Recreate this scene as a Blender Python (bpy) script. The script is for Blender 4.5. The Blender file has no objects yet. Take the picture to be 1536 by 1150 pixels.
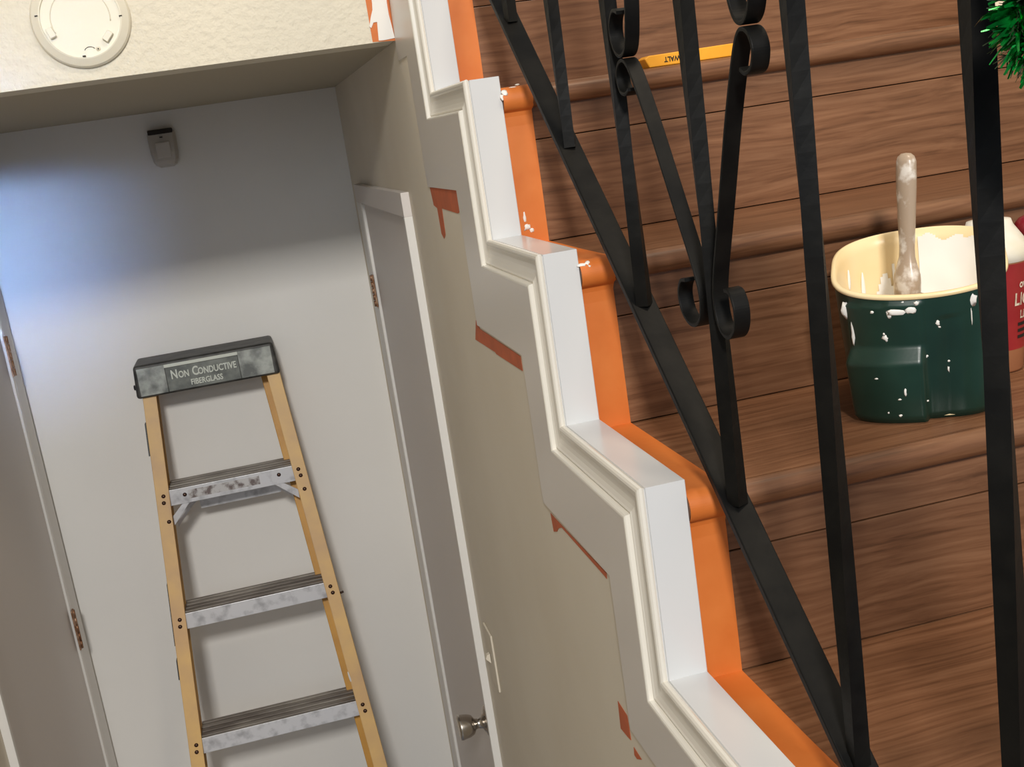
import bpy, bmesh, math, random
from mathutils import Vector, Matrix, noise as mnoise
random.seed(7)
PI = math.pi
scene = bpy.context.scene
H = 2.17                     # camera height above the lower hall floor; all z below are measured from the camera

# ---------------------------------------------------------------- camera
FPX = 1742.97
yaw, pitch, roll = (math.radians(a) for a in (11.397, 12.5868, -8.5226))
fw = Vector((math.sin(yaw)*math.cos(pitch), math.cos(yaw)*math.cos(pitch), -math.sin(pitch)))
rt0 = Vector((math.cos(yaw), -math.sin(yaw), 0)); up0 = rt0.cross(fw)
rt = math.cos(roll)*rt0 + math.sin(roll)*up0
up = -math.sin(roll)*rt0 + math.cos(roll)*up0
cam_d = bpy.data.cameras.new('camera'); cam = bpy.data.objects.new('camera', cam_d)
scene.collection.objects.link(cam)
cam_d.sensor_width = 36; cam_d.lens = FPX/1536*36; cam_d.clip_start = .02
cam.matrix_world = Matrix(((rt.x, up.x, -fw.x, 0), (rt.y, up.y, -fw.y, 0), (rt.z, up.z, -fw.z, H), (0, 0, 0, 1)))
scene.camera = cam

# ---------------------------------------------------------------- world, lights, exposure
world = bpy.data.worlds.new('world'); scene.world = world; world.use_nodes = True
bg = world.node_tree.nodes['Background']; bg.inputs[0].default_value = (.72, .85, 1.0, 1); bg.inputs[1].default_value = .26
def area(name, loc, target, size, sizey, power, col):
    d = bpy.data.lights.new(name, 'AREA'); d.shape = 'RECTANGLE'; d.size = size; d.size_y = sizey
    d.energy = power; d.color = col
    o = bpy.data.objects.new(name, d); scene.collection.objects.link(o)
    o.location = (loc[0], loc[1], loc[2]+H)
    v = Vector((target[0]-loc[0], target[1]-loc[1], target[2]-loc[2]))
    o.rotation_euler = v.to_track_quat('-Z', 'Y').to_euler()
    return o
area('hall_ceiling_lamp', (-.36, -2.3, 1.68), (0, 2.6, -.3), .42, .42, 128, (1, .965, .91))
area('entry_daylight', (-.55, -3.2, .75), (0, 2.6, -.4), 1.1, .9, 15, (.74, .87, 1.0))
area('stair_ceiling_lamp', (.60, .66, 1.60), (.62, 1.5, -.2), .35, .35, 15, (1, .84, .64))
beam_ = area('blue_patch_beam', (.12, -2.8, .53), (-.68, 3.1, -.15), .35, .35, .75, (.34, .54, 1.0)); beam_.data.spread = math.radians(8)      # added narrow beam, source unseen, tints the back wall's left part blue
scene.view_settings.view_transform = 'Standard'; scene.view_settings.look = 'None'
scene.view_settings.exposure = 0.0; scene.view_settings.gamma = 1; scene.view_settings.use_curve_mapping = False

# pixel -> point helpers
def ray(px, py): return rt*((px-768)/FPX) - up*((py-575)/FPX) + fw
def onx(px, py, c): d = ray(px, py); return d*(c/d.x)
def ony(px, py, c): d = ray(px, py); return d*(c/d.y)
def onz(px, py, c): d = ray(px, py); return d*(c/d.z)

# ---------------------------------------------------------------- object helpers
COL = scene.collection
WL = {}
def tag(o, label=None, cat=None, group=None, kind=None):
    if label: o['label'] = label
    if cat: o['category'] = cat
    if group: o['group'] = group
    if kind: o['kind'] = kind
    return o
def thing(name, loc, label=None, cat=None, group=None, kind=None):
    o = bpy.data.objects.new(name, None); COL.objects.link(o)
    o.empty_display_size = .05
    o.location = (loc[0], loc[1], loc[2]+H); WL[o.name] = Vector(o.location)
    return tag(o, label, cat, group, kind)
class MB:
    def __init__(s): s.v = []; s.f = []; s.m = []; s.sm = []
    def add(s, vs, fs, m=0, smooth=False):
        n = len(s.v); s.v += [Vector(p) for p in vs]; s.f += [[i+n for i in f] for f in fs]
        s.m += [m]*len(fs); s.sm += [smooth]*len(fs); return s
    def box(s, a, b, bev=0, m=0):
        x0, y0, z0 = (min(a[i], b[i]) for i in range(3)); x1, y1, z1 = (max(a[i], b[i]) for i in range(3))
        if bev <= 0:
            return s.add([(x0,y0,z0),(x1,y0,z0),(x1,y1,z0),(x0,y1,z0),(x0,y0,z1),(x1,y0,z1),(x1,y1,z1),(x0,y1,z1)],
                  [(0,3,2,1),(4,5,6,7),(0,1,5,4),(1,2,6,5),(2,3,7,6),(3,0,4,7)], m)
        bm = bmesh.new(); bmesh.ops.create_cube(bm, size=1)
        for v in bm.verts: v.co = Vector(((x0+x1)/2+v.co.x*(x1-x0), (y0+y1)/2+v.co.y*(y1-y0), (z0+z1)/2+v.co.z*(z1-z0)))
        bmesh.ops.bevel(bm, geom=bm.edges[:], offset=bev, segments=2, profile=.5, affect='EDGES')
        s.addbm(bm, m); return s
    def addbm(s, bm, m=0, smooth=False):
        bm.verts.ensure_lookup_table(); bm.verts.index_update()
        s.add([v.co.copy() for v in bm.verts], [[v.index for v in f.verts] for f in bm.faces], m, smooth); bm.free()
    def hexa(s, p, m=0):    # 8 corners, bottom ring then top ring
        return s.add(p, [(0,3,2,1),(4,5,6,7),(0,1,5,4),(1,2,6,5),(2,3,7,6),(3,0,4,7)], m)
    def prism(s, pts, ext, m=0):      # closed polygon of 3D points extruded by vector
        n = len(pts); e = Vector(ext); P = [Vector(p) for p in pts]
        return s.add(P+[p+e for p in P], [list(range(n))[::-1], list(range(n, 2*n))]+[(i, (i+1) % n, (i+1) % n+n, i+n) for i in range(n)], m)
    def strip(s, paths, m=0, smooth=False, closed=False):   # grid of rows
        R = len(paths); C = len(paths[0]); vs = [p for row in paths for p in row]; fs = []
        for i in range(R-1):
            for j in range(C-1 if not closed else C):
                k = (j+1) % C
                fs.append((i*C+j, i*C+k, (i+1)*C+k, (i+1)*C+j))
        return s.add(vs, fs, m, smooth)
    def tube(s, pts, rad, seg=10, m=0, cap=True):
        P = [Vector(p) for p in pts]; rows = []
        for i, p in enumerate(P):
            t = (P[min(i+1, len(P)-1)]-P[max(i-1, 0)]).normalized()
            a = Vector((1,0,0)) if abs(t.x) < .9 else Vector((0,1,0))
            n = t.cross(a).normalized(); b = t.cross(n)
            r = rad[i] if isinstance(rad, (list, tuple)) else rad
            rows.append([p+n*r*math.cos(2*PI*k/seg)+b*r*math.sin(2*PI*k/seg) for k in range(seg)])
        s.strip(rows, m, True, True)
        if cap:
            n0 = len(s.v)-len(P)*seg
            s.f += [[n0+k for k in range(seg)][::-1], [n0+(len(P)-1)*seg+k for k in range(seg)]]; s.m += [m, m]; s.sm += [False, False]
        return s
    def lathe(s, prof, org, ax=(0,0,1), seg=32, m=0, sq=(1, 1), smooth=True):   # prof (r, h)
        a = Vector(ax).normalized(); q = a.to_track_quat('Z', 'Y'); o = Vector(org); rows = []
        for r, h in prof:
            rows.append([o+q @ Vector((r*sq[0]*math.cos(2*PI*k/seg), r*sq[1]*math.sin(2*PI*k/seg), h)) for k in range(seg)])
        s.strip(rows, m, smooth, True); return s
    def build(s, name, mat, parent=None, bev=0, subsurf=0):
        me = bpy.data.meshes.new(name); off = WL[parent.name] if parent else Vector((0, 0, 0))
        me.from_pydata([Vector((v.x, v.y, v.z+H))-off for v in s.v], [], s.f); me.validate()
        o = bpy.data.objects.new(name, me); COL.objects.link(o)
        for q in (mat if isinstance(mat, (list, tuple)) else [mat]): me.materials.append(q)
        if len(me.polygons) == len(s.f):
            for p, mi, sm in zip(me.polygons, s.m, s.sm): p.material_index = mi; p.use_smooth = sm
        bm = bmesh.new(); bm.from_mesh(me); bmesh.ops.recalc_face_normals(bm, faces=bm.faces[:]); bm.to_mesh(me); bm.free()
        if parent: o.parent = parent
        WL[o.name] = off
        if bev:
            md = o.modifiers.new('bevel', 'BEVEL'); md.width = bev; md.segments = 2; md.limit_method = 'ANGLE'; md.angle_limit = math.radians(40)
        return o
def text_part(name, body, size, depth, mat, parent, org, xdir, ydir, sx=1, bold=.022):
    cu = bpy.data.curves.new(name, 'FONT'); cu.body = body; cu.size = size; cu.extrude = depth; cu.align_x = 'CENTER'; cu.align_y = 'CENTER'
    cu.resolution_u = 3; cu.offset = size*bold
    t = bpy.data.objects.new(name+'_curve', cu); COL.objects.link(t)
    bpy.context.view_layer.update()
    me = bpy.data.meshes.new_from_object(t.evaluated_get(bpy.context.evaluated_depsgraph_get()))
    bpy.data.objects.remove(t)
    X = Vector(xdir).normalized(); Y = Vector(ydir).normalized(); Z = X.cross(Y)
    off = WL[parent.name]
    for v in me.vertices:
        p = Vector(org)+X*v.co.x*sx+Y*v.co.y+Z*v.co.z
        v.co = Vector((p.x, p.y, p.z+H))-off
    me.materials.clear(); me.materials.append(mat)
    o = bpy.data.objects.new(name, me); COL.objects.link(o); o.parent = parent; WL[o.name] = off
    return o

# ---------------------------------------------------------------- materials
def srgb(r, g, b):
    f = lambda c: (c/255)/12.92 if c/255 <= .04045 else ((c/255+.055)/1.055)**2.4
    return (f(r), f(g), f(b), 1)
def mat(name, col, rough=.5, metal=0, col2=None, nscale=8, ndetail=3, bump=0, bscale=60, coat=0, stretch=(1,1,1), lo=.35, hi=.65, spec=.5):
    m = bpy.data.materials.new(name); m.use_nodes = True; nt = m.node_tree; N = nt.nodes; Lk = nt.links
    b = N['Principled BSDF']; b.inputs['Base Color'].default_value = col
    b.inputs['Roughness'].default_value = rough; b.inputs['Metallic'].default_value = metal; b.inputs['Specular IOR Level'].default_value = spec
    if coat: b.inputs['Coat Weight'].default_value = coat; b.inputs['Coat Roughness'].default_value = .15
    tc = N.new('ShaderNodeTexCoord'); mp = N.new('ShaderNodeMapping'); mp.inputs['Scale'].default_value = stretch
    Lk.new(tc.outputs['Object'], mp.inputs['Vector'])
    if col2:
        nz = N.new('ShaderNodeTexNoise'); nz.inputs['Scale'].default_value = nscale; nz.inputs['Detail'].default_value = ndetail
        Lk.new(mp.outputs[0], nz.inputs['Vector'])
        cr = N.new('ShaderNodeValToRGB'); cr.color_ramp.elements[0].position = lo; cr.color_ramp.elements[1].position = hi
        cr.color_ramp.elements[0].color = col; cr.color_ramp.elements[1].color = col2
        Lk.new(nz.outputs['Fac'], cr.inputs['Fac']); Lk.new(cr.outputs[0], b.inputs['Base Color'])
    if bump:
        n2 = N.new('ShaderNodeTexNoise'); n2.inputs['Scale'].default_value = bscale; n2.inputs['Detail'].default_value = 4
        Lk.new(mp.outputs[0], n2.inputs['Vector'])
        bp = N.new('ShaderNodeBump'); bp.inputs['Strength'].default_value = bump; bp.inputs['Distance'].default_value = .004 if bump >= .5 else .002
        Lk.new(n2.outputs['Fac'], bp.inputs['Height']); Lk.new(bp.outputs[0], b.inputs['Normal'])
    return m
def wood_mat(name, dark, mid, light):
    m = bpy.data.materials.new(name); m.use_nodes = True; nt = m.node_tree; N = nt.nodes; Lk = nt.links
    b = N['Principled BSDF']; b.inputs['Roughness'].default_value = .38; b.inputs['Specular IOR Level'].default_value = .45
    tc = N.new('ShaderNodeTexCoord'); oi = N.new('ShaderNodeObjectInfo')
    mul = N.new('ShaderNodeVectorMath'); mul.operation = 'SCALE'; mul.inputs[0].default_value = (7, 13, 11); Lk.new(oi.outputs['Random'], mul.inputs['Scale'])
    ad = N.new('ShaderNodeVectorMath'); ad.operation = 'ADD'; Lk.new(tc.outputs['Object'], ad.inputs[0]); Lk.new(mul.outputs[0], ad.inputs[1])
    # slow warp bends the grain lines
    mpw = N.new('ShaderNodeMapping'); mpw.inputs['Scale'].default_value = (2.2, 6, 6); Lk.new(ad.outputs[0], mpw.inputs[0])
    nw = N.new('ShaderNodeTexNoise'); nw.inputs['Scale'].default_value = 1.6; nw.inputs['Detail'].default_value = 2; Lk.new(mpw.outputs[0], nw.inputs['Vector'])
    sw = N.new('ShaderNodeVectorMath'); sw.operation = 'SCALE'; sw.inputs['Scale'].default_value = .035; Lk.new(nw.outputs['Color'], sw.inputs[0])
    ad2 = N.new('ShaderNodeVectorMath'); ad2.operation = 'ADD'; Lk.new(ad.outputs[0], ad2.inputs[0]); Lk.new(sw.outputs[0], ad2.inputs[1])
    mp = N.new('ShaderNodeMapping'); mp.inputs['Scale'].default_value = (5.0, 150, 150); Lk.new(ad2.outputs[0], mp.inputs[0])
    n1 = N.new('ShaderNodeTexNoise'); n1.inputs['Scale'].default_value = 1.0; n1.inputs['Detail'].default_value = 5; n1.inputs['Roughness'].default_value = .62; Lk.new(mp.outputs[0], n1.inputs['Vector'])
    cr = N.new('ShaderNodeValToRGB'); e = cr.color_ramp.elements
    e[0].position = .30; e[0].color = dark; e[1].position = .66; e[1].color = light
    k = cr.color_ramp.elements.new(.46); k.color = mid
    Lk.new(n1.outputs['Fac'], cr.inputs['Fac'])
    # broad tone patches
    mp3 = N.new('ShaderNodeMapping'); mp3.inputs['Scale'].default_value = (1.5, 10, 10); Lk.new(ad2.outputs[0], mp3.inputs[0])
    n3 = N.new('ShaderNodeTexNoise'); n3.inputs['Scale'].default_value = 2; n3.inputs['Detail'].default_value = 2; Lk.new(mp3.outputs[0], n3.inputs['Vector'])
    mr = N.new('ShaderNodeMapRange'); mr.inputs[1].default_value = .3; mr.inputs[2].default_value = .7; mr.inputs[3].default_value = .88; mr.inputs[4].default_value = 1.10
    Lk.new(n3.outputs['Fac'], mr.inputs[0])
    mx = N.new('ShaderNodeMix'); mx.data_type = 'RGBA'; mx.blend_type = 'MULTIPLY'; mx.inputs[0].default_value = 1
    Lk.new(cr.outputs[0], mx.inputs[6]); Lk.new(mr.outputs[0], mx.inputs[7]); Lk.new(mx.outputs[2], b.inputs['Base Color'])
    bp = N.new('ShaderNodeBump'); bp.inputs['Strength'].default_value = .12; bp.inputs['Distance'].default_value = .001
    Lk.new(n1.outputs['Fac'], bp.inputs['Height']); Lk.new(bp.outputs[0], b.inputs['Normal'])
    return m
M = {}
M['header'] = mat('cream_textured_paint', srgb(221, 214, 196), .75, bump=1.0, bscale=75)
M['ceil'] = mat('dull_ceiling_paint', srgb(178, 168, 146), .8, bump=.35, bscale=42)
M['wall'] = mat('off_white_wall_paint', srgb(234, 232, 228), .7, col2=srgb(238, 236, 232), nscale=2.5, bump=.10, bscale=90)
M['beige'] = mat('greige_wall_paint', srgb(216, 206, 188), .65, col2=srgb(221, 212, 195), nscale=4, bump=.12, bscale=110)
M['white'] = mat('white_gloss_paint', srgb(215, 216, 217), .22, bump=.05, bscale=30)
M['skirt'] = mat('satin_grey_white_paint', srgb(214, 207, 198), .28, bump=.05, bscale=14)
M['mould'] = mat('satin_cream_paint', srgb(232, 227, 216), .25)
M['door'] = mat('grey_door_paint', srgb(216, 209, 204), .45, bump=.06, bscale=80)
M['casing'] = mat('pale_casing_paint', srgb(226, 223, 218), .4, bump=.05, bscale=70)
M['wood'] = wood_mat('brown_laminate', srgb(92, 60, 39), srgb(118, 80, 55), srgb(136, 97, 70))
M['iron'] = mat('black_wrought_iron', srgb(9, 9, 9), .5, .0, col2=srgb(20, 19, 17), nscale=30, bump=.15, bscale=90, spec=.16)
M['tape'] = mat('orange_masking_tape', srgb(204, 108, 40), .55, col2=srgb(211, 118, 50), nscale=18, bump=.25, bscale=45)
M['tape_old'] = mat('dull_orange_tape', srgb(196, 100, 58), .7, col2=srgb(180, 92, 54), nscale=30)
M['paint'] = mat('wet_white_paint', srgb(244, 241, 234), .16, bump=.35, bscale=25)
M['drip'] = mat('dried_white_paint', srgb(235, 232, 226), .4)
M['green'] = mat('dark_green_plastic', srgb(14, 42, 34), .33, col2=srgb(22, 54, 44), nscale=14, bump=.12, bscale=50)
M['cream'] = mat('cream_plastic', srgb(240, 214, 164), .3, col2=srgb(246, 226, 182), nscale=9)
M['brush'] = mat('paint_smeared_handle', srgb(172, 152, 132), .3, col2=srgb(222, 214, 204), nscale=55, ndetail=4, lo=.5, hi=.62)
M['ferrule'] = mat('brush_ferrule', srgb(120, 96, 74), .4, .6)
M['bristle'] = mat('brush_bristle', srgb(225, 220, 210), .7, bump=.6, bscale=200, stretch=(1,1,.1))
M['fiber'] = mat('amber_fiberglass', srgb(222, 182, 116), .5, col2=srgb(202, 164, 118), nscale=11, ndetail=5, bump=.1, bscale=60)
M['fiber2'] = mat('deep_amber_fiberglass', srgb(208, 154, 62), .5, col2=srgb(190, 138, 56), nscale=13, ndetail=5)
M['alu'] = mat('scuffed_aluminium', srgb(226, 226, 230), .36, .25, col2=srgb(184, 184, 188), nscale=38, ndetail=6, lo=.48, hi=.7)
M['alu2'] = mat('dirty_ribbed_aluminium', srgb(160, 154, 146), .5, .4, col2=srgb(112, 104, 98), nscale=24, ndetail=6, stretch=(.3, 1, 1))
M['rivet'] = mat('brown_steel_rivet', srgb(84, 64, 56), .3, .85)
M['capp'] = mat('worn_black_plastic', srgb(92, 95, 92), .42, col2=srgb(176, 180, 174), nscale=30, ndetail=5, lo=.34, hi=.66, bump=.15, bscale=60)
M['capd'] = mat('dark_grey_plastic', srgb(36, 36, 35), .5, col2=srgb(78, 76, 72), nscale=30, ndetail=5, lo=.4, hi=.7)
M['capl'] = mat('rubbed_light_plastic', srgb(206, 210, 200), .45)
M['black'] = mat('black_plastic', srgb(22, 22, 22), .5)
M['plastic'] = mat('ivory_plastic', srgb(228, 223, 206), .45)
M['plastic_d'] = mat('ivory_plastic_darker', srgb(216, 209, 190), .5)  # slightly darker ivory for outer ring, ridge and screw
M['sensor'] = mat('greyed_sensor_plastic', srgb(188, 182, 174), .5)
M['dark'] = mat('dark_slot', srgb(40, 34, 30), .8)
M['hinge'] = mat('rusty_brass_hinge', srgb(132, 92, 64), .45, .6, col2=srgb(176, 142, 116), nscale=70, lo=.4, hi=.6)
M['knob'] = mat('satin_nickel', srgb(190, 182, 172), .25, 1)
M['yellow'] = mat('yellow_plastic', srgb(250, 176, 48), .45, col2=srgb(246, 166, 40), nscale=30)
M['red'] = mat('red_label', srgb(150, 34, 38), .4, col2=srgb(164, 46, 46), nscale=20)
M['redd'] = mat('dark_red_plastic', srgb(120, 14, 28), .3)
M['whitep'] = mat('white_plastic', srgb(236, 232, 222), .4, col2=srgb(226, 218, 196), nscale=25)
M['tan'] = mat('tan_plastic', srgb(160, 104, 70), .5)
M['ink'] = mat('black_ink', srgb(24, 18, 14), .6)
M['inkw'] = mat('pale_ink', srgb(232, 214, 190), .6)
M['foil'] = mat('green_metallic_foil', srgb(20, 190, 72), .2, .7, col2=srgb(6, 84, 36), nscale=40)
M['needle'] = mat('olive_pine_needle', srgb(48, 62, 30), .6, col2=srgb(30, 56, 34), nscale=40)
M['tile'] = mat('pale_grey_tile', srgb(150, 156, 168), .4, col2=srgb(140, 146, 160), nscale=6)
M['paper'] = mat('cream_paper', srgb(232, 220, 196), .7)

# ---------------------------------------------------------------- the setting
XW = .2815                     # face of the wall under the stairs
YB = 3.106                     # back wall of the recess
XL = -.636                     # left wall
YH = 1.907; ZC = .151          # front edge of the recess ceiling
FL = -H
b = MB(); b.box((XL-.1, YB, FL), (.5, YB+.1, ZC+.1)); tag(b.build('wall_back', M['wall']), kind='structure')
b = MB(); b.box((XL-.1, -.6, FL), (XL, YB, 1.0)); tag(b.build('wall_left', M['beige']), kind='structure')
b = MB(); b.box((XL, YH, ZC), (.2795, YH+.09, 1.4)); tag(b.build('wall_front', M['header']), kind='structure')
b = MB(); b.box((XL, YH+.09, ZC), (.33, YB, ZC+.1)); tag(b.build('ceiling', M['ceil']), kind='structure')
b = MB(); b.box((XL-.1, -.3, FL-.1), (.33, YB+.1, FL)); tag(b.build('floor', M['tile']), kind='structure')
# outline of the white cap: nodes of (riser y, tread z)
CAPY = [-.311+.2495*k for k in range(9)]     # risers; index 5 = .9365
CAPZ = [-.5165+.1905*(k-4) for k in range(9)]     # tread above riser k ; index 5 -> -.326
CAPY[5], CAPY[6], CAPY[7] = .935, 1.188, 1.436
CAPZ[4], CAPZ[5], CAPZ[6], CAPZ[7] = -.515, -.3285, -.1405, .0556
CAPY[8] = 1.686; CAPZ[8] = .247
def outline(dy, dz, ymax=1.905, kmin=0):
    P = []
    z = CAPZ[kmin]-.19
    for k in range(kmin, 9):
        P.append((min(CAPY[k]+dy, ymax), z+dz)); z = CAPZ[k]; P.append((min(CAPY[k]+dy, ymax), z+dz))
    P.append((ymax, z+dz)); return P
OL = outline(.06, -.055, 1.95)
poly = [(XW, -.25, FL)]+[(XW, y, max(z, FL)) for y, z in OL]+[(XW, 1.95, ZC+.05), (XW, YB, ZC+.05), (XW, YB, FL)]
b = MB(); b.prism(poly, (.0475, 0, 0)); tag(b.build('wall_stairside', M['beige']), kind='structure')
b = MB(); b.box((.2796, 1.9065, ZC+.06), (.3300, 2.45, 1.4)); tag(b.build('wall_upstairs_side', M['header']), kind='structure')
b = MB(); b.box((.2796, 2.45, ZC+.11), (1.4, 2.52, 1.4)); tag(b.build('wall_upstairs', M['header']), kind='structure')
b = MB(); b.box((1.30, .2, FL), (1.4, 2.45, 1.4)); tag(b.build('wall_right', M['header']), kind='structure')

# ---- stairs: treads, nosings and two riser planks each
TZ = [CAPZ[k]-.0155 for k in range(9)]; TZ[7] = .0395
RY = [CAPY[k]+.0145 for k in range(9)]; RY[5], RY[6], RY[7] = .948, 1.200, 1.448
for _ in range(3): TZ.append(TZ[-1]+.19); RY.append(RY[-1]+.25)
NR = .0132
stairs = thing('staircase', (.8, -.3, FL), kind='structure')
X0, X1 = .3305, 1.2995
for k in range(1, 11):
    zt = TZ[k]; yr = RY[k]; yc = yr-.0022
    yback = RY[k+1]
    m = MB(); m.box((X0, yc+.0008, zt-.016), (X1, yback+.004, zt)); m.build('tread', M['wood'], stairs)
    m = MB(); prof = [(yc+NR*math.cos(a), zt-NR+NR*math.sin(a)) for a in [PI/2+PI*i/14 for i in range(15)]]
    prof = [(yr+.001, zt-2*NR), ]+[(y, z) for y, z in reversed(prof)]+[(yc+.0008, zt-.0008), (yr+.001, zt-.0008)]
    n = len(prof); rows = [[(X0, y, z) for y, z in prof], [(X1, y, z) for y, z in prof]]
    m.strip(rows, 0, True, True); m.add(rows[0], [list(range(n))]); m.add(rows[1], [list(range(n))])
    nz = m.build('nosing', M['wood'], stairs)
    zlo = TZ[k-1]; zs = zt-.0665
    m = MB(); m.box((X0, yr+.0128, zlo-.01), (X1, yr+.020, zt-.016)); m.build('riser_backing', M['ink'], stairs)
    m = MB(); m.box((X0, yr, zlo+.0012), (X1, yr+.012, zs-.0006), .0007); m.build('riser_plank', M['wood'], stairs)
    m = MB(); m.box((X0, yr+.0006, zs+.0006), (X1, yr+.0126, zt-2*NR+.002), .0007); m.build('riser_plank', M['wood'], stairs)
tag(stairs, 'brown wood-look stair flight with rounded nosings beside the iron railing')
# landing below the stairs
b = MB(); b.box((.3305, -3, -1.6), (1.3, RY[1], TZ[0])); tag(b.build('floor_landing', M['wood']), kind='structure')

# ---- white stepped trim on the open side of the stairs
trim = thing('trim_1', (.3, -.3, FL), 'white stepped stair trim with moulded edge along the wood stairs', kind='structure')
def sweep(prof, name, material, dx=0, kmin=1):
    rows = []
    for x, t in prof: rows.append([(x, y, z) for y, z in outline(t, -t, kmin=kmin)])
    m = MB(); m.strip(rows); o = m.build(name, material, trim); return o
sweep([(.3302, .05), (.3302, .0006), (.3296, 0), (.2928, 0), (.2922, .0016), (.2916, .0016)], 'cap_board', M['white'])
sweep([(.2918, .0016), (.2912, -.0002), (.2890, -.0012), (.2866, -.0006), (.2850, .0012), (.2844, .0034), (.2848, .0052), (.2872, .0072),
       (.2874, .0090), (.2882, .0125), (.2884, .018), (.2878, .0235), (.2862, .0285), (.2850, .0305), (.2862, .0322), (.2862, .0330)], 'moulding', M['mould'])
sweep([(.2862, .0330), (.2812, .0338), (.2800, .0350), (.2796, .0368)], 'bead_edge', M['mould'])
hi = outline(.0366, -.0366, kmin=1); LOY = {8: 1.812, 7: 1.567, 6: 1.304, 5: 1.045}; LOZ = {4: -.618, 5: -.4485, 6: -.2660, 7: -.0795, 8: .119}
lo = []; z_ = CAPZ[1]-.19-.115
for k in range(1, 9):
    y_ = LOY.get(k, CAPY[k]+.115); lo.append((y_, z_)); z_ = LOZ.get(k, CAPZ[k]-.110); lo.append((y_, z_))
lo.append((1.905, z_))
m = MB(); m.strip([[(.2796, y, z) for y, z in hi], [(.2792, y, z) for y, z in lo], [(.2818, y+.001, z-.001) for y, z in lo]]); m.build('skirt_board', M['skirt'], trim)

# ---- door under the stairs (right) and door opposite (left)
def hinge(parent, x, sgn, y, z0, z1, yw=.014):
    m = MB(); m.box((x, y-yw, z0), (x+sgn*.004, y+yw*.7, z1), .0006)
    h = m.build('hinge', M['hinge'], parent)
    m = MB()
    for i in range(5):
        a = z0+(z1-z0)*i/5+.0008; c = z0+(z1-z0)*(i+1)/5-.0008
        m.tube([(x+sgn*.0045, y, a), (x+sgn*.0045, y, c)], .0036, 10)
    m.build('hinge_knuckle', M['hinge'], h)
    return h
DT = -.1362
d1 = thing('door_1', (.27, 2.45, FL), 'grey flush door with satin knob in the wall under the stairs', kind='structure')
m = MB(); m.box((.2742, 2.064, FL+.008), (.2812, 2.7985, DT-.0025)); m.build('door_slab', M['door'], d1)
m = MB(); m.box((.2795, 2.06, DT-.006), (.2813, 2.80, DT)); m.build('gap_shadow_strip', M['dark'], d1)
m = MB(); m.box((.2660, 2.050, FL), (.2813, 2.0625, DT+.0002), .001); m.build('side_casing', M['casing'], d1)
m = MB(); m.hexa([(.2690, 2.800, FL), (.2660, 2.815, FL), (.2640, 2.900, FL), (.2813, 2.900, FL), (.2690, 2.800, DT), (.2660, 2.815, DT), (.2640, 2.900, DT), (.2813, 2.900, DT)])
m = MB(); m.prism([(.2813, 2.800, FL), (.2680, 2.800, FL), (.2655, 2.808, FL), (.2660, 2.900, FL), (.2813, 2.900, FL)], (0, 0, DT-FL)); m.build('side_casing', M['casing'], d1)
m = MB(); m.box((.2660, 2.050, DT), (.2813, 2.900, -.0933), .001); m.build('head_casing', M['door'], d1)
hinge(d1, .2655, -1, 2.800, -.386, -.308); hinge(d1, .2655, -1, 2.800, -1.80, -1.722)
m = MB(); kz = -1.143; ky = 2.098
m.lathe([(0, 0), (.033, 0), (.032, .004), (.022, .009), (.012, .013), (.0095, .022), (.011, .027), (.019, .032), (.0225, .040), (.0250, .056), (.0245, .060), (.018, .061), (0, .061)], (.2742, ky, kz), (-1, 0, 0), 28)
m.build('door_knob', M['knob'], d1)
sp = thing('light_switch', (XW, 1.944, -.9375), 'painted-over switch plate on the wall by the under-stair door', 'light switch')
m = MB(); m.box((XW-.0042, 1.944-.034, -.9935), (XW-.0001, 1.944+.034, -.8815), .0022); pl = m.build('plate', M['beige'], sp)
m = MB(); m.hexa([(XW-.0055, 1.939, -.947), (XW-.0055, 1.949, -.947), (XW-.0055, 1.949, -.928), (XW-.0055, 1.939, -.928), (XW-.014, 1.940, -.937), (XW-.014, 1.948, -.937), (XW-.011, 1.948, -.930), (XW-.011, 1.940, -.930)]); m.build('toggle', M['beige'], sp)

d2 = thing('door_2', (XL, 2.6, FL), 'grey flush door hinged beside the back wall, opposite the stairs', kind='structure')
m = MB(); m.box((XL+.0002, 2.232, FL+.008), (XL+.007, 2.988, -.139)); m.build('door_slab', M['door'], d2)
m = MB(); m.box((XL+.0002, 2.2185, FL), (XL+.0165, 2.232, -.136), .001); m.build('side_casing', M['casing'], d2)
m = MB(); m.prism([(XL+.0002, 2.990, FL), (XL+.0125, 2.990, FL), (XL+.0150, 2.998, FL), (XL+.0145, 3.085, FL), (XL+.0002, 3.085, FL)], (0, 0, -.136-FL)); m.build('side_casing', M['casing'], d2)
m = MB(); m.box((XL+.0002, 2.2185, -.136), (XL+.0155, 3.085, -.094), .001); m.build('head_casing', M['casing'], d2)
for za, zb in ((-.425, -.325), (-1.150, -1.043)): hinge(d2, XL+.015, 1, 2.992, za, zb)

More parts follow.
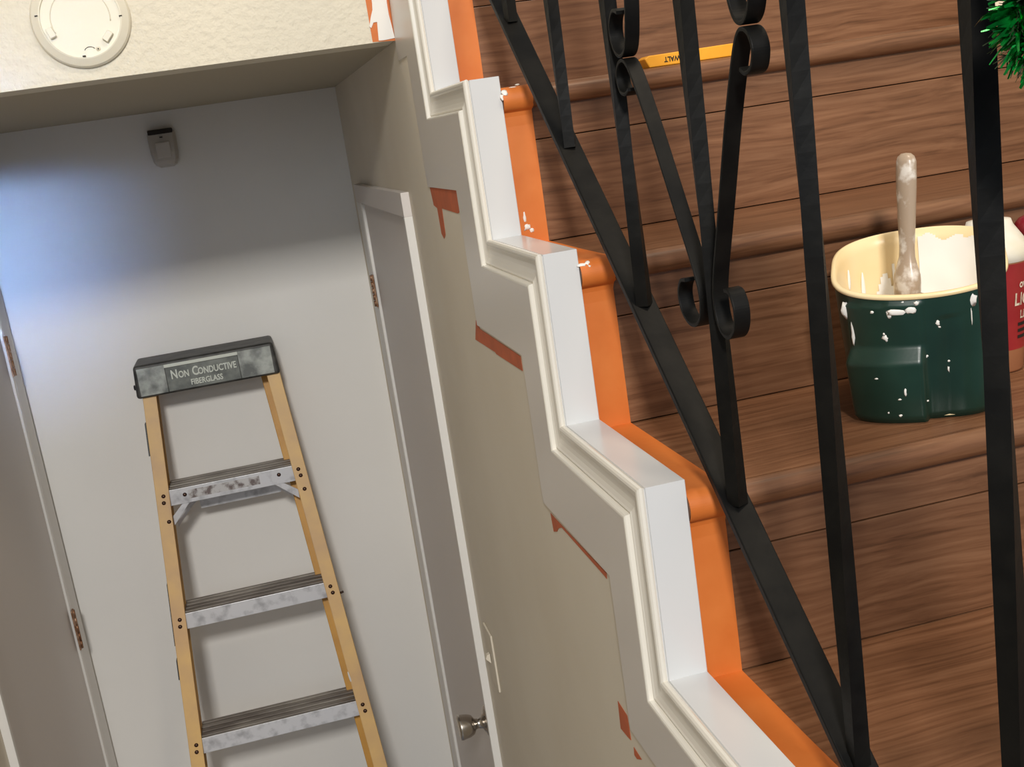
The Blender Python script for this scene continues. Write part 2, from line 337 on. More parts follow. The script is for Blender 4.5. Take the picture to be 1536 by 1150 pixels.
# ---------------------------------------------------------------- step ladder
SL = .287
def ly(z): return 2.90+SL*(z+.762)
lad = thing('step_ladder', (-.16, 2.5, FL), 'folded amber fiberglass step ladder with aluminium steps leaning on the white back wall', 'ladder')
def lxl(z): return -.334+.055*(z+.53)      # left edge of left front rail
def lxr(z): return .006-.076*(z+.53)       # right edge of right front rail
RW = .033
def railbar(name, mat_, xa_top, xa_bot, w, ztop, zbot, y0, y1):
    m = MB()
    def q(z, x): yy = ly(z); return [(x, yy+y0, z), (x+w, yy+y0, z), (x+w, yy+y1, z), (x, yy+y1, z)]
    m.hexa(q(zbot, xa_bot)+q(ztop, xa_top)); return m
zt, zb = -.527, FL+.004
for side in (0, 1):
    xt = lxl(zt) if side == 0 else lxr(zt)-RW; xb = lxl(zb) if side == 0 else lxr(zb)-RW
    m = railbar('', 0, xt, xb, RW, zt, zb, 0, .0045)                       # front flange
    wx = 0 if side == 0 else RW-.0045
    for (o, w, a, c) in ((wx, .0045, .0045, .070), (0, RW, .0655, .070)):
        q = railbar('', 0, xt+o, xb+o, w, zt, zb, a, c); m.add(q.v, q.f)
    fr = m.build('front_rail', M['fiber'], lad, bev=.0012)
for side in (0, 1):
    off = -.003 if side == 0 else -.0165
    xt = (lxl(zt) if side == 0 else lxr(zt)-RW)+off; xb = (lxl(zb) if side == 0 else lxr(zb)-RW)+off
    m = railbar('', 0, xt, xb, RW*.6, zt, zb, .078, .112); m.build('rear_rail', M['fiber2'], lad, bev=.0015)
STEPZ = [-.762-.2935*i for i in range(5)]
def rivet(x, y, z, parent, r=.0052):
    m = MB(); m.lathe([(0, .0035), (r*.5, .0030), (r*.85, .0016), (r, 0), (r, -.001)], (x, y, z), (0, -1, 0), 14); return m.build('rivet', M['rivet'], parent)
for i, z in enumerate(STEPZ):
    yf = ly(z); xa = lxl(z)+RW*.97; xb = lxr(z)-RW*.97; fh = .040
    m = MB(); m.box((xa-.003, yf+.0045, z-fh), (xb+.003, yf+.0075, z), .0006)                       # front lip
    st = m.build('step', M['alu'], lad)
    m = MB(); m.box((xa, yf+.0075, z-.004), (xb, yf+.098, z-.0005))
    for q in range(4): m.box((xa, yf+.012+q*.0225, z-.0006), (xb, yf+.0240+q*.0225, z+.0030), .0008)
    m.build('step_tread', M['alu2'], st)
    m = MB(); m.box((xa, yf+.095, z-.028), (xb, yf+.098, z-.0006)); m.build('step_back_lip', M['alu'], st)
    for xx in (xa-.014, xb+.014):
        rivet(xx, ly(z-.010)-.0001, z-.010, st); rivet(xx+(.003 if xx > xa else -.002), ly(z-.026)-.0001, z-.026, st)
    if i == 0:
        for sx, x0, x1 in ((1, xa-.004, xa+.040), (-1, xb+.004, xb-.046)):
            for (dy, nm) in ((.0072, 'brace'), (.088, 'rear_brace')):
                m = MB(); w = .018 if dy < .05 else .020; dz = 0 if dy < .05 else -.030; za = (z-.092 if sx > 0 else z-.088)+dz; zq = z-.032+dz
                m.prism([(x0, yf+dy, za), (x0, yf+dy, za+w*1.3), (x1, yf+dy, zq+w*.3), (x1+sx*w*.8, yf+dy, zq), (x1, yf+dy, zq-.012)], (0, .0025, 0))
                m.build(nm, M['alu'], st, bev=.0004)
        for xx in (xa+.036, xb-.036): rivet(xx, yf+.0045-.0001, z-.018 if xx < -.2 else z-.016, st)
        for xx, zz in ((xa-.012, z-.072), (xb+.020, z-.060)): rivet(xx, ly(zz)-.0001, zz, st)
        m = MB(); m.box((xa+.045, yf+.0042, z-.030), (xb-.085, yf+.00449, z-.008)); m.build('worn_label', mat('rubbed_label', srgb(206, 204, 204), .5, .2, col2=srgb(120, 108, 106), nscale=60, ndetail=6, lo=.45, hi=.62), st)
        m = MB(); m.box((xa+.06, yf+.100, z-.088), (xb-.04, yf+.104, z-.066)); m.build('rear_cross_bar', M['alu'], st)
# rear horizontal bars of the folded back section
for i, z in enumerate(STEPZ[1:]):
    m = MB(); m.box((lxl(z)+.02, ly(z)+.080, z-.060), (lxr(z)-.05, ly(z)+.084, z-.040)); m.build('rear_cross_bar', M['alu2'], lad)
# top cap
zc0, zc1 = -.532, -.450; yf0 = ly(zc0)-.012; yf1 = yf0+.008; xL, xR = -.347, .0085
m = MB()
def ring(z, x0, x1, y0, y1): return [(x0, y0, z), (x1, y0, z), (x1, y1, z), (x0, y1, z)]
m.hexa(ring(zc0, xL, xR, yf0, 3.098)+ring(zc1, xL+.005, xR-.006, yf1, 3.092))
capo = m.build('top_cap', M['capd'], lad, bev=.008); capo.modifiers['bevel'].segments = 3
def capf(x, s, off):      # point on the front face, s 0 bottom..1 top
    return Vector((x, yf0+(yf1-yf0)*s-off, zc0+(zc1-zc0)*s))
def plate(x0, x1, s0, s1, o0, o1, name, mt, parent):
    q = MB(); q.hexa([capf(x0, s0, o1), capf(x1, s0, o1), capf(x1, s0, o0), capf(x0, s0, o0), capf(x0, s1, o1), capf(x1, s1, o1), capf(x1, s1, o0), capf(x0, s1, o0)])
    return q.build(name, mt, parent, bev=.0008)
plate(xL+.012, -.268, .07, .90, -.004, .0022, 'cap_panel', M['capp'], capo)
plate(-.088, xR-.014, .07, .90, -.004, .0022, 'cap_panel', M['capp'], capo)
plate(-.2685, -.0875, .80, .90, -.004, .0022, 'cap_panel', M['capl'], capo)
mp_ = mat('worn_sign_plastic', srgb(78, 82, 78), .45, col2=srgb(120, 124, 118), nscale=34, ndetail=5)
plate(-.2670, -.0890, .07, .79, -.004, .0006, 'sign_panel', mp_, capo)
ydir = (0, (yf1-yf0), zc1-zc0)
def caps_text(words, size, s, x0):
    pass
tx = -.178
text_part('lettering', 'N', .031, .0012, M['capl'], capo, capf(-.2475, .55, .0008), (1,0,0), ydir, .72)
text_part('lettering', 'ON', .023, .0012, M['capl'], capo, capf(-.2245, .52, .0008), (1,0,0), ydir, .72)
text_part('lettering', 'C', .031, .0012, M['capl'], capo, capf(-.1960, .55, .0008), (1,0,0), ydir, .72)
text_part('lettering', 'ONDUCTIVE', .023, .0012, M['capl'], capo, capf(-.1425, .52, .0008), (1,0,0), ydir, .72)
text_part('lettering', 'FIBERGLASS', .0195, .0012, M['capl'], capo, capf(-.172, .235, .0008), (1,0,0), ydir, .78)
m = MB(); m.lathe([(0, .004), (.006, .003), (.007, 0)], (xL-.001, yf0+.03, -.506), (-1, 0, 0), 12); m.build('pivot_bolt', M['black'], capo)
# spreader hardware along the left rail
for za, zb_, w in ((-.598, -.676, .0055), (-.985, -1.13, .0035), (-1.165, -1.21, .0045)):
    m = MB()
    m.hexa([(lxl(zb_)-w, ly(zb_)+.02, zb_), (lxl(zb_)+.002, ly(zb_)+.02, zb_), (lxl(zb_)+.002, ly(zb_)+.04, zb_), (lxl(zb_)-w, ly(zb_)+.04, zb_),
            (lxl(za)-w, ly(za)+.02, za), (lxl(za)+.002, ly(za)+.02, za), (lxl(za)+.002, ly(za)+.04, za), (lxl(za)-w, ly(za)+.04, za)]); m.build('spreader_bar', M['black'], lad)
# small hook on the right rail
m = MB(); m.tube([(lxr(-1.10)-.001, ly(-1.10)+.04, -1.10), (lxr(-1.10)+.009, ly(-1.10)+.04, -1.098)], .003, 8); m.build('bolt', M['rivet'], lad)
m = MB(); zz = -1.288; m.tube([(lxr(zz)-RW-.001+.004*i/5, ly(zz)-.0016, zz+.016-.032*i/5) for i in range(6)], [.001, .002, .0024, .0024, .002, .001], 8); m.build('paint_streak', M['drip'], lad)

# ---------------------------------------------------------------- wall fittings
sm = thing('smoke_detector_base', (-.183, YH, .2406), 'round ivory smoke detector mounting base on the cream textured wall', 'smoke detector')
cx, cz = -.183, .2406
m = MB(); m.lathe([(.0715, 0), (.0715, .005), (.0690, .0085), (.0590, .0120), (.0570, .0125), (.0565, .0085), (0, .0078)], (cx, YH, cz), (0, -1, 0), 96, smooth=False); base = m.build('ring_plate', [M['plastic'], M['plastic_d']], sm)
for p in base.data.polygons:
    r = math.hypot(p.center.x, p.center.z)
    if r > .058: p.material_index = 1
m = MB(); m.tube([(cx+.0425*math.cos(a), YH-.0082, cz+.0425*math.sin(a)) for a in [math.radians(-12+216*i/40) for i in range(41)]], .0009, 8); m.build('bayonet_ridge', M['plastic_d'], sm)
for ang, r in ((200, .048), (318, .045)):
    a = math.radians(ang); c = Vector((cx+r*math.cos(a), YH-.010, cz+r*math.sin(a)))
    t = Vector((-math.sin(a), 0, math.cos(a))); n = Vector((math.cos(a), 0, math.sin(a)))
    m = MB(); m.hexa([c-t*.008-n*.005, c+t*.008-n*.005, c+t*.008+n*.005, c-t*.008+n*.005]+[q+Vector((0, -.006, 0)) for q in (c-t*.008-n*.0045, c+t*.007-n*.0045, c+t*.007+n*.0045, c-t*.008+n*.0045)])
    m.build('locking_tab', M['plastic'], sm, bev=.0008)
m = MB(); m.lathe([(0, .0018), (.0022, .0016), (.0036, 0), (.0036, -.001)], (cx+.016, YH-.0083, cz-.0465), (0, -1, 0), 16); sc = m.build('screw', M['plastic_d'], sm)
m = MB(); m.lathe([(0, .0003), (.0011, .0003), (.0011, 0)], (cx+.016, YH-.0101, cz-.0465), (0, -1, 0), 8); m.build('screw_slot', M['dark'], sc)
m = MB(); m.tube([(cx+.004+.008*math.cos(a), YH-.0083, cz-.048+.006*math.sin(a)) for a in [PI*.15+PI*.75*i/6 for i in range(7)]], .0006, 6); m.build('keyhole_slot', M['dark'], sm)
for dx, dz in ((-.006, -.0545), (-.0605, .010), (.0575, -.004)):
    m = MB(); m.box((cx+dx-.0022, YH-.0128, cz+dz-.0008), (cx+dx+.0022, YH-.0080, cz+dz+.0008)); m.build('notch', M['dark'], sm)

se = thing('motion_sensor', (-.168, YB, .058), 'small tapered motion sensor high on the shaded back wall', 'motion sensor')
m = MB(); rows = []
for z, hw, d in ((.100, .031, .020), (.099, .034, .026), (.080, .034, .032), (.050, .033, .040), (.030, .030, .042), (.020, .025, .036), (.014, .016, .020)):
    rows.append([(-.168-hw, YB, z), (-.168-hw, YB-d*.7, z), (-.168-hw*.8, YB-d, z), (-.168+hw*.8, YB-d, z), (-.168+hw, YB-d*.7, z), (-.168+hw, YB, z)])
m.strip(rows, 0, False, True); m.add(rows[0], [range(6)]); m.add(rows[-1], [range(6)]); m.build('housing', M['sensor'], se, bev=.0015)
m = MB(); m.box((-.199, YB-.030, .0955), (-.139, YB-.004, .1075), .002); m.build('mount_slot', M['dark'], se)
m = MB(); m.box((-.172, YB-.0352, .086), (-.165, YB-.031, .089)); m.build('indicator', M['dark'], se)
m = MB(); m.hexa([(-.186, YB-.038, .036), (-.150, YB-.038, .036), (-.150, YB-.03, .036), (-.186, YB-.03, .036), (-.186, YB-.0352, .076), (-.150, YB-.0352, .076), (-.150, YB-.028, .076), (-.186, YB-.028, .076)]); m.v = [v+Vector((0, -.0045 if v.y < YB-.034 else 0, 0)) for v in m.v]; m.build('lens', mat('sensor_lens', srgb(194, 188, 180), .45), se, bev=.003)

# ---------------------------------------------------------------- masking tape
# long strip beside the trim, following riser, nosing and tread
def tape_path(k0, k1):
    P = []; d = .0009
    for k in range(k0, k1):
        zl = TZ[k-1]; zt = TZ[k]; yr = RY[k]; yc = yr-.0022; rr = NR+.0016
        P += [(yr-d, zl+d), (yr-d-.0004, zl+.06), (yr-d, zt-2*NR-.020), (yr-d-.001, zt-2*NR-.008), (yr-.0035, zt-2*NR-.0028)]
        P += [(yc+rr*math.cos(a), zt-NR+rr*math.sin(a)) for a in [math.radians(255-165*i/20) for i in range(21)]]
        yn = RY[k+1] if k < 8 else yr+.2
        P += [(yc+.02, zt+d+.0006), (yc+.12, zt+d), (yn-.004, zt+d)]
    return P
def tape_strip(name, path, xa, xb, label, seed):
    rnd = random.Random(seed); m = MB(); rows = []
    for i, (y, z) in enumerate(path):
        jb = rnd.uniform(-.0006, .0006)
        rows.append([(xa, y, z), (xb+jb, y, z)])
    m.strip(rows, 0, False); t = thing(name, (xa, path[0][0], path[0][1]), label, 'tape')
    o = m.build('strip', M['tape'], t); md = o.modifiers.new('solid', 'SOLIDIFY'); md.thickness = .0003; md.offset = 1
    return t
tp = tape_strip('masking_tape', tape_path(4, 9), .3306, .3680, 'bright orange masking tape folded over the wood steps beside the white trim', 3)
def blob(name, c, sx, sy, sz, parent, mt, seed, nrm=None):
    bm = bmesh.new(); bmesh.ops.create_icosphere(bm, subdivisions=2, radius=1)
    rnd = random.Random(seed); o3 = Vector((rnd.random()*9, rnd.random()*9, rnd.random()*9))
    for v in bm.verts:
        f = 1+.8*mnoise.noise(v.co*1.6+o3)
        v.co = Vector((v.co.x*sx*f, v.co.y*sy, v.co.z*sz*f))
        if nrm is not None: v.co = nrm @ v.co
        v.co += Vector(c)
    m = MB(); m.addbm(bm, 0, True); return m.build(name, mt, parent)
TP = tape_path(4, 9)
def on_tape(px, py):
    d = ray(px, py); best = None
    for (ya, za), (yb2, zb2) in zip(TP, TP[1:]):
        ey, ez = yb2-ya, zb2-za; det = d.y*(-ez)+d.z*ey
        if abs(det) < 1e-9: continue
        sp_ = (ya*(-ez)+za*ey)/det; u_ = (d.y*za-d.z*ya)/det
        if -.001 <= u_ <= 1.001 and sp_ > 0 and (best is None or sp_ < best[0]): best = (sp_, math.atan2(ey, ez))
    return d*best[0], best[1]
for px, py, sx, sz in ((791, 341, .0052, .0050), (787, 326, .0020, .0075), (798, 345, .0034, .0030), (874, 397, .0055, .0024), (881, 394, .0034, .0030), (757, 139, .0040, .0040), (768, 131, .0058, .0018), (776, 127, .0036, .0012), (753, 146, .0022, .0040), (884, 399, .0016, .0012)):
    p, an = on_tape(px, py); blob('paint_smear', p, sx, .0007, sz, tp, M['drip'], px*7+py, Matrix.Rotation(-an, 3, 'X'))
# tape on the cream wall beside the trim, smeared white
ht = thing('masking_tape', (.26, YH, ZC), 'orange masking tape half covered with white paint on the cream textured wall', 'tape')
def poly_on(pts, plane, c, off, name, mt, parent, th):
    P = []
    for px, py in pts:
        q = {'x': onx, 'y': ony}[plane](px, py, c); P.append(q)
    m = MB()
    m.prism(P, (-th, 0, 0) if plane == 'x' else (0, -th, 0))
    return m.build(name, mt, parent)
poly_on([(543, -30), (581, -30), (594, 61), (559, 63)], 'y', YH-.0003, 0, 'strip', M['tape'], ht, .0005)
poly_on([(553, -30), (577, -30), (580, 4), (583, 22), (589, 45), (592, 57), (583, 59), (575, 60.5), (568, 61), (566.5, 45), (565.5, 33), (560, 34), (557, 42), (554, 40), (556, 26), (558.5, 15), (558, 5)], 'y', YH-.0008, 0, 'paint_smear', M['drip'], ht, .0016)
wt = thing('masking_tape', (.279, 1.9, .25), 'thin orange tape sliver between the painted cream wall and the stair trim board', 'tape')
poly_on([(572, -30), (580, -30), (588, 30), (591, 48), (588, 42), (583, 25)], 'x', .2793, 0, 'strip', M['tape'], wt, .0004)
# scraps left on the wall under the skirt board
scraps = [
 ([(645, 281), (685, 284), (690, 318), (687, 320), (663, 312.5), (668.5, 352), (666.5, 358), (662.5, 350), (656, 312), (651, 308)], 'flag-shaped scrap of dull orange tape on the greige wall below the trim'),
 ([(714, 480), (717, 482), (720, 493), (781, 534), (784.5, 556.5), (745, 531), (743, 528), (713.5, 509)], 'slanted bar of dull orange tape on the greige wall with a short upper tail'),
 ([(826, 769), (832, 776), (910, 859), (910.5, 868), (905, 861), (843, 791), (838, 792), (836, 797), (831, 797)], 'long thin streak of dull orange tape under the lower edge of the skirt board'),
 ([(927, 1051), (934, 1062), (941, 1073), (947, 1110), (943, 1106), (931.5, 1092)], 'short wide diamond of dull orange tape beside a corner of the skirt board'),
 ([(951, 1120), (963, 1139), (956, 1138), (952, 1132)], 'tiny chip of dull orange tape under the diamond-shaped scrap'),
]
for pts, lab in scraps:
    c = onx(*pts[0], XW)
    P = [onx(px, py, XW-.0002) for px, py in pts]
    o = MB(); o.prism(P, (-.0004, 0, 0)); s = o.build('tape_scrap', M['tape_old']); tag(s, lab, 'tape')

# ---------------------------------------------------------------- wrought-iron railing
rail = thing('iron_railing', (.36, .8, -.5), 'black wrought-iron stair railing with twisted square bars and scrolls', 'railing')
XR = .36
def rz(y): return .0404+.823*(y-1.3718)          # lower edge of the bottom rail
m = MB(); ya, yb_ = -.2, 1.95
m.hexa([(XR-.0125, ya, rz(ya)), (XR+.0125, ya, rz(ya)), (XR+.0125, yb_, rz(yb_)), (XR-.0125, yb_, rz(yb_)),
        (XR-.0125, ya, rz(ya)+.0105), (XR+.0125, ya, rz(ya)+.0105), (XR+.0125, yb_, rz(yb_)+.0105), (XR-.0125, yb_, rz(yb_)+.0105)])
m.build('bottom_rail', M['iron'], rail, bev=.0012)
m = MB()
m.hexa([(XR-.02, ya, rz(ya)+.76), (XR+.02, ya, rz(ya)+.76), (XR+.02, yb_, rz(yb_)+.76), (XR-.02, yb_, rz(yb_)+.76),
        (XR-.02, ya, rz(ya)+.775), (XR+.02, ya, rz(ya)+.775), (XR+.02, yb_, rz(yb_)+.775), (XR-.02, yb_, rz(yb_)+.775)])
m.build('handrail', M['iron'], rail, bev=.003)
BY = [1.828, 1.642, 1.455, 1.2665, 1.0765, .892, .7115, .5215, .336, .150, -.035]
for i, y in enumerate(BY):
    z0 = rz(y)+.009; z1 = rz(y)+.765; hw = .0062; rows = []; N = 44
    for j in range(N+1):
        z = z0+(z1-z0)*j/N
        a = math.radians(165*(z-.06)+(i*37 % 11)-5)
        rows.append([(XR+hw*math.sqrt(2)*math.cos(a+PI/4+PI/2*q), y+hw*math.sqrt(2)*math.sin(a+PI/4+PI/2*q), z) for q in range(4)])
    m = MB(); m.strip(rows, 0, False, True); m.add(rows[0], [range(4)]); m.add(rows[-1], [range(4)]); m.build('baluster', M['iron'], rail)
def catmull(P, n=7):
    out = []
    for i in range(len(P)-1):
        p0 = Vector(P[max(i-1, 0)]); p1 = Vector(P[i]); p2 = Vector(P[i+1]); p3 = Vector(P[min(i+2, len(P)-1)])
        for k in range(n):
            t = k/n
            out.append(.5*((2*p1)+(-p0+p2)*t+(2*p0-5*p1+4*p2-p3)*t*t+(-p0+3*p1-3*p2+p3)*t**3))
    out.append(Vector(P[-1])); return out
def band(pts, w, th, name):
    C = catmull([(y, z, 0) for y, z in pts]); rows = []
    for i, p in enumerate(C):
        t = (C[min(i+1, len(C)-1)]-C[max(i-1, 0)]); t.z = 0; t.normalize(); n = Vector((-t.y, t.x, 0))
        a = p+n*th/2; c = p-n*th/2
        rows.append([(XR-w/2, a.x, a.y), (XR+w/2, a.x, a.y), (XR+w/2, c.x, c.y), (XR-w/2, c.x, c.y)])
    m = MB(); m.strip(rows, 0, False, True); m.add(rows[0], [range(4)]); m.add(rows[-1], [range(4)]); return m.build(name, M['iron'], rail, bev=.0006)
lowC = [(.133, .012), (.143, .0085), (.156, .012), (.162, .024), (.155, .035), (.141, .0385), (.128, .031), (.112, .010), (.090, -.024), (.066, -.066), (.042, -.108), (.022, -.143), (.0145, -.164), (.018, -.182), (.030, -.1915), (.046, -.192), (.060, -.183), (.064, -.168), (.056, -.156), (.044, -.154)]
upC = [(.139, .080), (.151, .083), (.162, .076), (.166, .062), (.158, .048), (.144, .0425), (.130, .048), (.120, .066), (.112, .095), (.108, .130), (.106, .17), (.110, .21), (.122, .245), (.140, .258), (.156, .252), (.163, .238), (.156, .226), (.145, .226)]
for s, k, yc in ((1, 1.0, .897), (-1, .80, .893)):
    band([(yc+s*o*k, z) for o, z in lowC], .0135, .0032, 'scroll')
    band([(yc+s*o*k, z) for o, z in upC], .0135, .0032, 'scroll')

# ---------------------------------------------------------------- paint pail, brush, tub, tool, tinsel
ZA = TZ[5]
pc = Vector((.646, 1.057, 0)); pa = math.radians(-31.3)
pail = thing('paint_pail', (pc.x, pc.y, ZA), 'dark green paint pail with cream inside, splashed with white paint, on a wood step', 'paint pail')
def rimz(th):      # th: 0 = local +x (right), -90 = front
    s = math.sin(th)
    return ZA+.149+.0205*s+.004*max(0, math.cos(th))*max(0, s)
def pxy(th, r, t=1):
    c, s = math.cos(th), math.sin(th); n = 3.0
    rr = r/((abs(c)**n+abs(s)**n)**(1/n))*.965
    x = rr*c; y = rr*s
    return Vector((pc.x+x*math.cos(pa)-y*math.sin(pa), pc.y+x*math.sin(pa)+y*math.cos(pa)))
SEG = 192
def pail_r(t): return .0725+.0125*t**.8
def bump_out(th, z, H_):
    # stepped hand-hold on the front left: lower block proud, ledge, upper panel
    d = math.degrees(th) % 360; r = 0
    w = max(0, min(1, (d-219)/2.5))*max(0, min(1, (272-d)/2.5))
    t = (z-ZA)/.13
    if t < .48: r += .0125*w
    elif t < .60: r += .0125*w*(1-(t-.48)/.12)+.003*w*((t-.48)/.12)
    elif t < .93: r += .003*w
    g = max(0, 1-abs(d-287)/9)
    if t < .8: r -= .0018*g
    return r
def shell(rad_off, top_off, rows_t, outer):
    rows = []
    for t in rows_t:
        row = []
        for k in range(SEG):
            th = 2*PI*k/SEG; zt_ = rimz(th)+top_off; z0 = ZA+.0005 if outer else ZA+.003
            z = z0+(zt_-z0)*t; r = pail_r(t)+rad_off+(bump_out(th, z, 0) if outer else 0)
            if outer and t < .05: r -= .004*(1-t/.05)
            q = pxy(th, r); row.append((q.x, q.y, z))
        rows.append(row)
    return rows
ts = [0, .02, .05]+[.05+.95*i/48 for i in range(1, 49)]
m = MB(); o_rows = shell(0, -.004, ts, True); m.strip(o_rows, 0, True, True); m.add(o_rows[0], [range(SEG)]); body = m.build('body', M['green'], pail)
m = MB(); i_rows = shell(-.0028, 0, [i/12 for i in range(13)], False)[::-1]
rim = []
for ro, to in ((.0012, -.0045), (.0024, -.003), (.0020, -.0006), (.0006, .0002), (-.0012, .0006)):
    row = []
    for k in range(SEG):
        th = 2*PI*k/SEG; q = pxy(th, pail_r(1)+ro); row.append((q.x, q.y, rimz(th)+to))
    rim.append(row)
m.strip(rim+i_rows, 0, True, True); m.add(i_rows[-1], [range(SEG)]); inn = m.build('liner', M['cream'], pail)
# wet paint over the right and back inside, and pool
m = MB(); vs = []; fs = []; NT = 110; idx = {}
for j in range(NT+1):
    for k in range(SEG+1):
        th = 2*PI*k/SEG; t = j/NT; zt_ = rimz(th)-.002; z0 = ZA+.003; z = z0+(zt_-z0)*t
        q = pxy(th, pail_r(t)-.0042-.0014*mnoise.noise(Vector((math.cos(th)*3, math.sin(th)*3, t*5)))); vs.append((q.x, q.y, z))
def wet(th, t):
    d = math.degrees(th) % 360
    n = mnoise.noise(Vector((math.cos(th)*5, math.sin(th)*5, t*3+2)))
    if d < 88 or d > 330: return t < .965+.10*n
    if d < 128: return t < .66+.34*n-(d-88)*.004+(.26 if 100 < d < 108 else 0)
    if d < 150: return t < .50+.3*n
    return t < .42
for j in range(NT):
    for k in range(SEG):
        if wet(2*PI*(k+.5)/SEG, (j+.5)/NT): fs.append((j*(SEG+1)+k, j*(SEG+1)+k+1, (j+1)*(SEG+1)+k+1, (j+1)*(SEG+1)+k))
m.add(vs, fs, 0, True)
pool = [pxy(2*PI*k/SEG, pail_r(.42)-.004) for k in range(SEG)]
m.add([(q.x, q.y, ZA+.062) for q in pool], [range(SEG)])
wp = m.build('wet_paint', M['paint'], pail)
for a_, t0, t1, w_ in ((148, .50, .70, .0030), (146, .72, .86, .0016), (132, .55, .80, .0022)):
    th = math.radians(a_); zz = ZA+(rimz(th)-ZA)*(t0+t1)/2; q = pxy(th, pail_r((t0+t1)/2)-.0040)
    bl_ = MB(); bm_ = bmesh.new(); bmesh.ops.create_uvsphere(bm_, u_segments=10, v_segments=8, radius=1)
    R_ = Matrix.Rotation(pa+th, 3, 'Z'); L_ = (rimz(th)-ZA)*(t1-t0)/2
    for v in bm_.verts: v.co = R_ @ Vector((v.co.x*.0012, v.co.y*w_*(1.3-.3*v.co.z), v.co.z*L_)) + Vector((q.x, q.y, zz))
    bl_.addbm(bm_, 0, True); bl_.build('paint_run', M['paint'], inn)
# paint drops on the outside, placed by pixel on the pail's skin
def on_pail(px, py):
    d = ray(px, py)
    for i in range(4000):
        s = .9+i*.0002; p = d*s
        loc = Vector((p.x-pc.x, p.y-pc.y)); lx = loc.x*math.cos(-pa)-loc.y*math.sin(-pa); lyy = loc.x*math.sin(-pa)+loc.y*math.cos(-pa)
        th = math.atan2(lyy, lx); zt_ = rimz(th); t = (p.z-ZA)/max(zt_-ZA, .01)
        if 0 <= t <= 1.02:
            q = pxy(th, pail_r(max(0, t))+bump_out(th, p.z, 0))
            if (q-Vector((pc.x, pc.y))).length >= loc.length: return p
    return None
nrot = Matrix.Rotation(pa, 3, 'Z')
for px, py, sx, sz in ((1269, 465, .0045, .0080), (1280, 497, .0022, .0115), (1308, 468, .0022, .0016), (1346, 468, .0105, .0030), (1333, 471, .0028, .0040), (1366, 465, .0050, .0040), (1354, 455, .0022, .0022), (1374, 455, .0024, .0022),
                       (1329, 507, .0030, .0036), (1326, 501, .0012, .0015), (1390, 534, .0018, .0018), (1406, 484, .0020, .0026), (1409, 490, .0014, .0012), (1423, 541, .0012, .0012), (1423, 553, .0010, .0030), (1358, 588, .0014, .0040), (1350, 599, .0014, .0010), (1351, 623, .0016, .0014), (1333, 619, .0010, .0010), (1391, 601, .0018, .0008), (1458, 449, .0042, .0058), (1457, 470, .0006, .0100), (1315, 568, .0018, .0010)):
    p = on_pail(px, py)
    if p is not None: blob('paint_drop', p, sx, .0012, sz, body, M['drip'], px*3+py, nrot)

# brush standing in the pail
bt = ony(1359, 229, 1.062); bb = ony(1361, 437, 1.062); ax = (bt-bb).normalized()
brush = thing('paint_brush', (bb.x, bb.y, bb.z-.10), 'paint brush with smeared beige handle standing upright in the green pail', 'paint brush')
hl = (bt-bb).length
m = MB(); m.lathe([(r*1.18, h) for r, h in [(0, hl), (.005, hl-.0006), (.0085, hl-.0035), (.0102, hl-.0085), (.0106, hl-.020), (.0104, hl-.034), (.0096, hl-.055), (.0086, hl-.080), (.0080, hl-.095), (.0084, hl-.104), (.0108, hl-.113), (.0136, hl-.122), (.0142, hl-.130), (.0138, -.004), (.012, -.006), (0, -.006)]], bb, ax, 28, sq=(1, .72)); hd = m.build('handle', M['brush'], brush)
m = MB(); m.box((bb.x-.019, bb.y-.008, bb.z-.042), (bb.x+.019, bb.y+.008, bb.z-.004), .003); m.build('ferrule', M['ferrule'], brush)
m = MB(); m.hexa([(bb.x-.016, bb.y-.005, bb.z-.096), (bb.x+.016, bb.y-.005, bb.z-.096), (bb.x+.016, bb.y+.005, bb.z-.096), (bb.x-.016, bb.y+.005, bb.z-.096), (bb.x-.0185, bb.y-.0075, bb.z-.04), (bb.x+.0185, bb.y-.0075, bb.z-.04), (bb.x+.0185, bb.y+.0075, bb.z-.04), (bb.x-.0185, bb.y+.0075, bb.z-.04)]); m.build('bristles', M['bristle'], brush, bev=.002)

# tub with a red label behind the bar
tc = Vector((.772, 1.118))
tub = thing('filler_tub', (tc.x, tc.y, ZA), 'red-labelled tapered tub with smeared white top beside the green pail', 'tub')
m = MB(); m.lathe([(0, .0005), (.026, .0005), (.0275, .003), (.0300, .030), (.0335, .070), (.0385, .118), (.0395, .128), (.0390, .130), (0, .130)], (tc.x, tc.y, ZA), (0, 0, 1), 40); tb = m.build('body', M['tan'], tub)
m = MB(); m.lathe([(.0298, .026), (.0342, .074), (.0389, .121)], (tc.x, tc.y, ZA), (0, 0, 1), 40); m.build('label', M['red'], tub)
m = MB(); m.lathe([(.0395, .1225), (.0415, .126), (.0415, .133), (.0380, .140), (.0300, .152), (.0245, .160), (.0225, .166), (.012, .168), (0, .168)], (tc.x, tc.y, ZA), (0, 0, 1), 40); m.build('lid', M['whitep'], tub)
m = MB(); m.lathe([(0, .011), (.008, .010), (.0115, .005), (.012, -.003), (.009, -.010), (0, -.011)], (tc.x+.050, tc.y+.004, ZA+.152), (.5, -.3, .3), 20); m.build('red_knob', M['redd'], tub)
